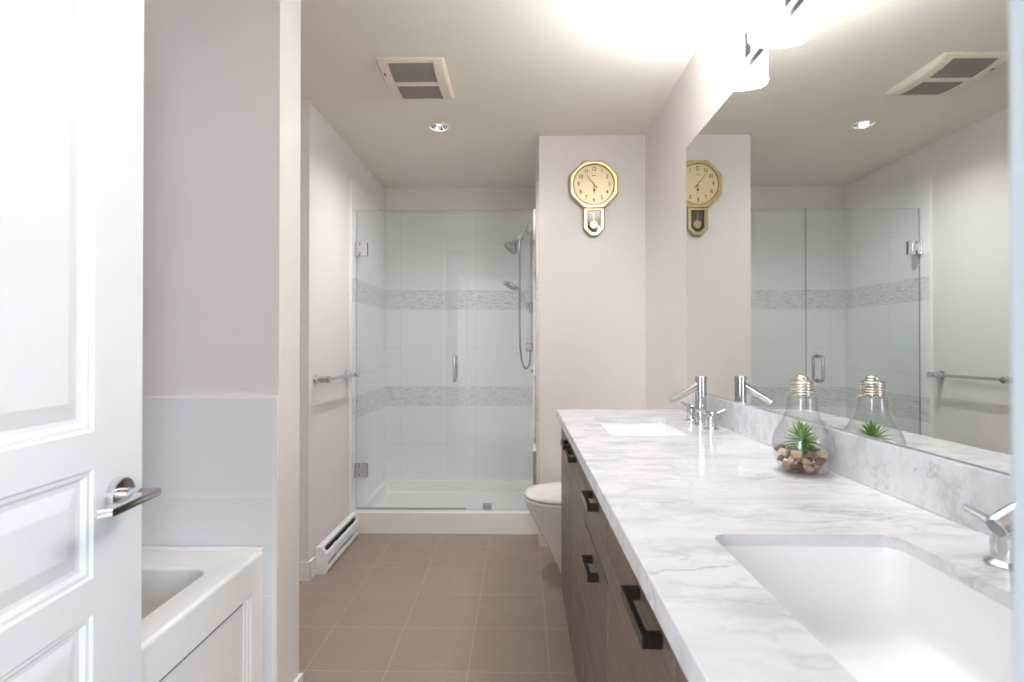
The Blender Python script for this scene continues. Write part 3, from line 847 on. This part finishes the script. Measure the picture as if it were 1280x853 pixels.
def build_clock():
    cx, cz = 0.4385, 2.182; yw = YC - 0.0005; yf = YC - 0.040
    t = thing('pendulum_clock', 'gold octagonal wall clock with a small pendulum case below', 'clock', (cx, YC, 1.95))
    n = 64
    def octa(r, y):
        out = []
        for i in range(n):
            a = 2 * PI * (i + 0.5) / n
            q = (a + PI / 8) % (PI / 4) - PI / 8
            d = r / math.cos(q)
            out.append((cx + d * math.cos(a), y, cz + d * math.sin(a)))
        return out
    def circ(r, y): return [(cx + r * math.cos(2 * PI * (i + 0.5) / n), y, cz + r * math.sin(2 * PI * (i + 0.5) / n)) for i in range(n)]
    b = BM(); loft(b, [octa(0.143, yw), octa(0.1445, yw - 0.008), octa(0.1445, yf + 0.010), octa(0.139, yf + 0.001), octa(0.136, yf), circ(0.126, yf + 0.001)], True, False)
    obj('case', b, MT['gold'], t, angle=25)
    b = BM(); loft(b, [circ(0.127, yf + 0.002), circ(0.125, yf - 0.006), circ(0.121, yf - 0.007), circ(0.118, yf + 0.004)], False, False)
    obj('bezel', b, MT['gold_pale'], t)
    b = BM(); loft(b, [circ(0.119, yf + 0.008), circ(0.119, yf + 0.004)]); obj('dial', b, MT['dial'], t)
    for h in range(1, 13):
        a = PI / 2 - h * PI / 6
        b = BM(); text_mesh(b, str(h), 0.035, cx + 0.092 * math.cos(a), cz + 0.092 * math.sin(a), yf + 0.0036, bold=0.0005)
        obj('numeral', b, MT['ink'], t, smooth=False)
    b = BM()
    for q in range(60):
        a = q * PI / 30; r0 = 0.112
        cyl(b, (cx + r0 * math.cos(a), yf + 0.0036, cz + r0 * math.sin(a)), (cx + 0.1135 * math.cos(a), yf + 0.0036, cz + 0.1135 * math.sin(a)), 0.0005, n=6)
    obj('minute_marks', b, MT['ink'], t, smooth=False)
    b = BM(); box(b, cx - 0.012, cx + 0.012, yf + 0.0033, yf + 0.0038, cz + 0.052, cz + 0.055)
    obj('dial_mark', b, MT['ink'], t, smooth=False)
    def hand(name, ang, L, tail, w_, y, spade=False):
        b = BM(); a = PI / 2 - math.radians(ang)
        u = Vector((math.cos(a), 0, math.sin(a))); v = Vector((-math.sin(a), 0, math.cos(a)))
        if spade: prof = [(-tail, w_), (L * 0.45, w_), (L * 0.52, w_ * 3.2), (L * 0.60, w_ * 3.4), (L * 0.70, w_ * 1.2), (L, w_ * 0.3)]
        else: prof = [(-tail, w_ * 1.4), (0, w_), (L * 0.6, w_ * 1.1), (L, w_ * 0.4)]
        c0 = Vector((cx, y, cz))
        pts = [c0 + u * s + v * h for s, h in prof] + [c0 + u * s - v * h for s, h in reversed(prof)]
        loft(b, [[tuple(p) for p in pts], [tuple(p + Vector((0, -0.0006, 0))) for p in pts]])
        obj(name, b, MT['ink'], t, smooth=False)
    hand('hour_hand', 177, 0.062, 0.012, 0.0020, yf + 0.0024, True)
    hand('minute_hand', 323, 0.092, 0.028, 0.0015, yf + 0.0014)
    hand('second_hand', 309, 0.078, 0.026, 0.0005, yf + 0.0004)
    b = BM(); cyl(b, (cx, yf + 0.004, cz), (cx, yf - 0.001, cz), 0.004, n=16); obj('hand_pin', b, MT['gold'], t)
    # pendulum case
    x0, x1, zt, zb = cx - 0.0615, cx + 0.0635, 2.040, 1.873
    ch = 0.042
    def shp(i, y):
        return [(x0 + i, y, zt - i * 0.6), (x0 + i, y, zb + ch + i * 0.3), (x0 + ch + i * 0.3, y, zb + i), (x1 - ch - i * 0.3, y, zb + i), (x1 - i, y, zb + ch + i * 0.3), (x1 - i, y, zt - i * 0.6)]
    b = BM(); loft(b, [shp(0, yw), shp(0, yf + 0.012), shp(0.006, yf + 0.005), shp(0.021, yf + 0.005), shp(0.0245, yf + 0.008), shp(0.0245, yf + 0.022)], True, False)
    pc = obj('pendulum_case', b, MT['gold_pale'], t, angle=20)
    b = BM(); loft(b, [shp(0.0235, yf + 0.026), shp(0.0235, yf + 0.022)]); pb = obj('case_back', b, MT['ink'], pc)
    pb['label'] = 'dark back of the pendulum case'
    b = BM(); box(b, cx - 0.001, cx + 0.003, yf + 0.016, yf + 0.018, 1.955, 2.015); cyl(b, (cx + 0.001, yf + 0.019, 1.943), (cx + 0.001, yf + 0.014, 1.943), 0.0235, n=32)
    obj('pendulum', b, MT['gold'], pc)
    b = BM(); loft(b, [shp(0.0240, yf + 0.0095), shp(0.0240, yf + 0.0085)]); obj('case_glass', b, MT['clock_glass'], pc, smooth=False)
build_clock()

# ------------------------------------------------------------------ ceiling fan grille and downlight
def build_fan():
    cx, cy = -0.492, 2.515; hx, y0, y1 = 0.153, 2.324, 2.702
    t = thing('exhaust_fan', 'beige bowed exhaust fan cover with two mesh panels on the ceiling', 'exhaust fan', (cx, cy, CE))
    def zf(x, y):
        u = (y - cy) / 0.189; v = (x - cx) / hx
        return CE - 0.010 - 0.026 * (1 - u * u) ** 0.6 * 1.0 if abs(u) < 1 else CE - 0.010
    def strip(bm, xa, xb, ya, yb, up, n=20, roundx=0):
        secs = []
        for i in range(n + 1):
            y = ya + (yb - ya) * i / n; zz = zf(cx, y)
            if roundx < 0: prof = [(xa, CE - 0.0003), (xa, zz + 0.014), (xa + 0.006, zz + 0.004), (xa + 0.016, zz), (xb, zz), (xb, CE - 0.0003)]
            elif roundx > 0: prof = [(xa, CE - 0.0003), (xa, zz), (xb - 0.016, zz), (xb - 0.006, zz + 0.004), (xb, zz + 0.014), (xb, CE - 0.0003)]
            else: prof = [(xa, CE - 0.0003), (xa, zz + up), (xa, zz + up), (xb, zz + up), (xb, zz + up), (xb, CE - 0.0003)]
            secs.append([(px, y, min(pz, CE - 0.0003)) for px, pz in prof])
        loft(bm, secs)
    b = BM()
    strip(b, cx - hx, cx - hx + 0.052, y0, y1, 0, roundx=-1); strip(b, cx + hx - 0.052, cx + hx, y0, y1, 0, roundx=1)
    for ya, yb in ((y0, y0 + 0.020), (2.488, 2.521), (y1 - 0.004, y1)): strip(b, cx - hx + 0.052, cx + hx - 0.052, ya, yb, 0.001)
    obj('frame', b, MT['fan'], t, angle=40)
    for ya, yb in ((y0 + 0.020, 2.488), (2.521, y1 - 0.004)):
        b = BM(); strip(b, cx - hx + 0.0525, cx + hx - 0.0525, ya + 0.0005, yb - 0.0005, 0.005); obj('mesh_panel', b, MT['mesh'], t, angle=40)
    b = BM(); zz = zf(cx, 2.42); box(b, cx - hx + 0.020, cx - hx + 0.026, 2.405, 2.435, zz - 0.0008, zz + 0.003); obj('badge', b, MT['ink'], t)
build_fan()
t = thing('downlight', 'small round recessed chrome downlight in the ceiling before the shower', 'downlight', (-0.476, 3.082, CE))
b = BM(); lathe(b, (-0.476, 3.082, CE), [(0.063, -0.0003), (0.064, -0.003), (0.060, -0.006), (0.050, -0.005), (0.047, 0.0)], n=48, cap0=False, cap1=False); obj('trim_ring', b, MT['trim'], t)
b = BM(); lathe(b, (-0.476, 3.082, CE), [(0.0485, -0.002), (0.044, 0.015), (0.036, 0.035), (0.026, 0.050), (0.010, 0.058)], n=48, cap0=False); obj('reflector', b, MT['chrome'], t)
b = BM(); lathe(b, (-0.476, 3.082, CE), [(0.008, 0.054), (0.014, 0.048), (0.021, 0.030), (0.023, 0.022), (0.017, 0.016), (0.006, 0.0145)], n=28); obj('bulb', b, emit_mat('downlight_bulb', (1.0, 0.96, 0.9), 3.0), t)
sl = bpy.data.lights.new('downlight_beam', 'SPOT'); sl.energy = DOWNLIGHT_POWER; sl.color = (0.97, 0.98, 1.0)
sl.spot_size = math.radians(150); sl.spot_blend = 1.0; sl.shadow_soft_size = 0.024
so = bpy.data.objects.new('downlight_beam', sl); COL.objects.link(so); so.location = (-0.476, 3.082, CE + 0.005)

# ------------------------------------------------------------------ glass bulb jar with plant
JX, JY, JZ = 0.666, 1.272, CT + 0.0003
def jar_r(z):
    P = [(0.043, 0.0), (0.050, 0.006), (0.058, 0.022), (0.0635, 0.045), (0.0648, 0.060), (0.0635, 0.076), (0.0575, 0.096), (0.048, 0.115), (0.0405, 0.130), (0.036, 0.143), (0.0340, 0.157), (0.0335, 0.174)]
    for (ra, za), (rb, zb) in zip(P, P[1:]):
        if za <= z <= zb: return ra + (rb - ra) * (z - za) / (zb - za)
    return 0.0335
def build_jar():
    t = thing('bulb_jar', 'light bulb shaped glass jar with a silver screw cap on the counter', 'jar', (JX, JY, JZ))
    zs = [0.0, 0.003, 0.006, 0.014, 0.022, 0.033, 0.045, 0.053, 0.060, 0.068, 0.076, 0.086, 0.096, 0.106, 0.115, 0.130, 0.143, 0.157, 0.174]
    out = [(jar_r(z), z) for z in zs] + [(0.0325, 0.178), (0.026, 0.180)]
    inn = [(0.0245, 0.178), (0.0310, 0.1755)] + [(jar_r(z) - 0.0022, max(z, 0.0045)) for z in reversed(zs) if z > 0.003] + [(0.040, 0.0042)]
    b = BM(); lathe(b, (0, 0, 0), out + inn, n=48); obj('glass_body', b, MT['jar'], t, local=True, angle=60)
    prof = [(0.0245, 0.1805)]
    z = 0.181
    for k in range(5):
        prof += [(0.0245, z), (0.0262, z + 0.002), (0.0262, z + 0.0035), (0.0243, z + 0.0055)]; z += 0.0066
    prof += [(0.0245, z), (0.0235, z + 0.002), (0.0180, z + 0.003), (0.0165, z + 0.004), (0.0150, z + 0.009), (0.0100, z + 0.0125), (0.003, z + 0.0142)]
    b = BM(); lathe(b, (0, 0, 0), prof, n=40); obj('screw_cap', b, MT['gold_silver'], t, local=True)
MT['gold_silver'] = mat('silver_cap', 'd6cec6', 0.15, metal=1.0)
build_jar()

peb = [('tan', pebble_mat('pebble_tan', 'c9a184', 'a97f63')), ('brown', pebble_mat('pebble_brown', '8b5f4a', '6b4535')), ('grey', pebble_mat('pebble_grey', '8d8783', '5f5a58')), ('pale', pebble_mat('pebble_pale', 'dac3ad', 'bd9d84'))]
protos = []
for nm, m in peb:
    b = BM()
    for _ in range(15):
        v = Vector((random.gauss(0, 1), random.gauss(0, 1), random.gauss(0, 1))).normalized()
        b.verts.new((v.x * 1.12, v.y * 0.90, v.z * 0.74))
    r = bmesh.ops.convex_hull(b, input=list(b.verts))
    bmesh.ops.delete(b, geom=list({g for g in r['geom_interior'] + r['geom_unused'] if isinstance(g, bmesh.types.BMVert)}), context='VERTS')
    bmesh.ops.bevel(b, geom=list(b.edges), offset=0.12, segments=2, affect='EDGES', profile=0.5, clamp_overlap=True)
    for v in b.verts:
        if v.co.length > 1.08: v.co *= 1.08 / v.co.length
    bmesh.ops.recalc_face_normals(b, faces=b.faces)
    me = bpy.data.meshes.new('pebble'); b.to_mesh(me); b.free(); me.materials.append(m)
    me.polygons.foreach_set('use_smooth', [True] * len(me.polygons))
    protos.append((nm, me))
slots = []
for z, rads in ((0.0130, ((7, 0.0310), (1, 0.0))), (0.0305, ((8, 0.0425), (3, 0.016))), (0.0475, ((9, 0.0470), (4, 0.0205)))):
    for cnt, r in rads:
        a0 = random.uniform(0, 6)
        for i in range(cnt):
            slots.append((r, a0 + 2 * PI * i / cnt, z + random.uniform(-0.0015, 0.0015)))
names = {'tan': 'tan pebble', 'brown': 'reddish brown pebble', 'grey': 'dark grey pebble', 'pale': 'pale beige pebble'}
for i, (r, a, z) in enumerate(slots):
    nm, me = protos[(0, 1, 3, 0, 2, 1, 0, 3)[(i * 5 + i // 3) % 8]]
    o = bpy.data.objects.new('pebble', me); COL.objects.link(o)
    o.location = (JX + r * math.cos(a), JY + r * math.sin(a), JZ + z)
    s = random.uniform(0.0130, 0.0152) * (0.92 if z < 0.02 else 1.0)
    o.scale = (s, s, s); o.rotation_euler = (random.uniform(-0.5, 0.5), random.uniform(-0.5, 0.5), random.uniform(0, 6))
    tag(o, names[nm] + ' among the stones inside the bulb shaped jar', 'pebble', 'pebbles in the glass bulb jar')

def build_plant():
    b = BM()
    cz0 = JZ + 0.060
    cnt = 62
    for i in range(cnt):
        f = i / cnt
        az = i * 2.39996
        el = math.radians(-8 + 88 * f ** 1.15)
        L = 0.050 - 0.012 * f + random.uniform(-0.004, 0.004)
        wd = 0.0068 - 0.0022 * f
        base = Vector((JX, JY, cz0 + 0.003 + 0.020 * f))
        pts = []
        for s in range(7):
            u = s / 6
            e = el - 0.35 * u * (1 - f)
            pts.append(base + Vector((math.cos(az) * math.cos(e), math.sin(az) * math.cos(e), math.sin(e))) * (L * u))
        side = Vector((-math.sin(az), math.cos(az), 0))
        rings = []
        for s, p in enumerate(pts):
            u = s / 6
            hw = wd * (0.55 + 1.1 * u) * (1 - u) ** 0.6 * 0.9 if u < 1 else 0.0001
            nrm = (pts[min(s + 1, 6)] - pts[max(s - 1, 0)]).cross(side).normalized()
            th = hw * 0.35 + 0.0001
            rings.append([p + side * hw, p + nrm * th, p - side * hw, p - nrm * th])
        loft(b, rings)
    lv = obj('succulent', b, MT['leaf'], angle=50)
    tag(lv, 'small spiky green succulent inside the bulb shaped glass jar', 'plant')
build_plant()
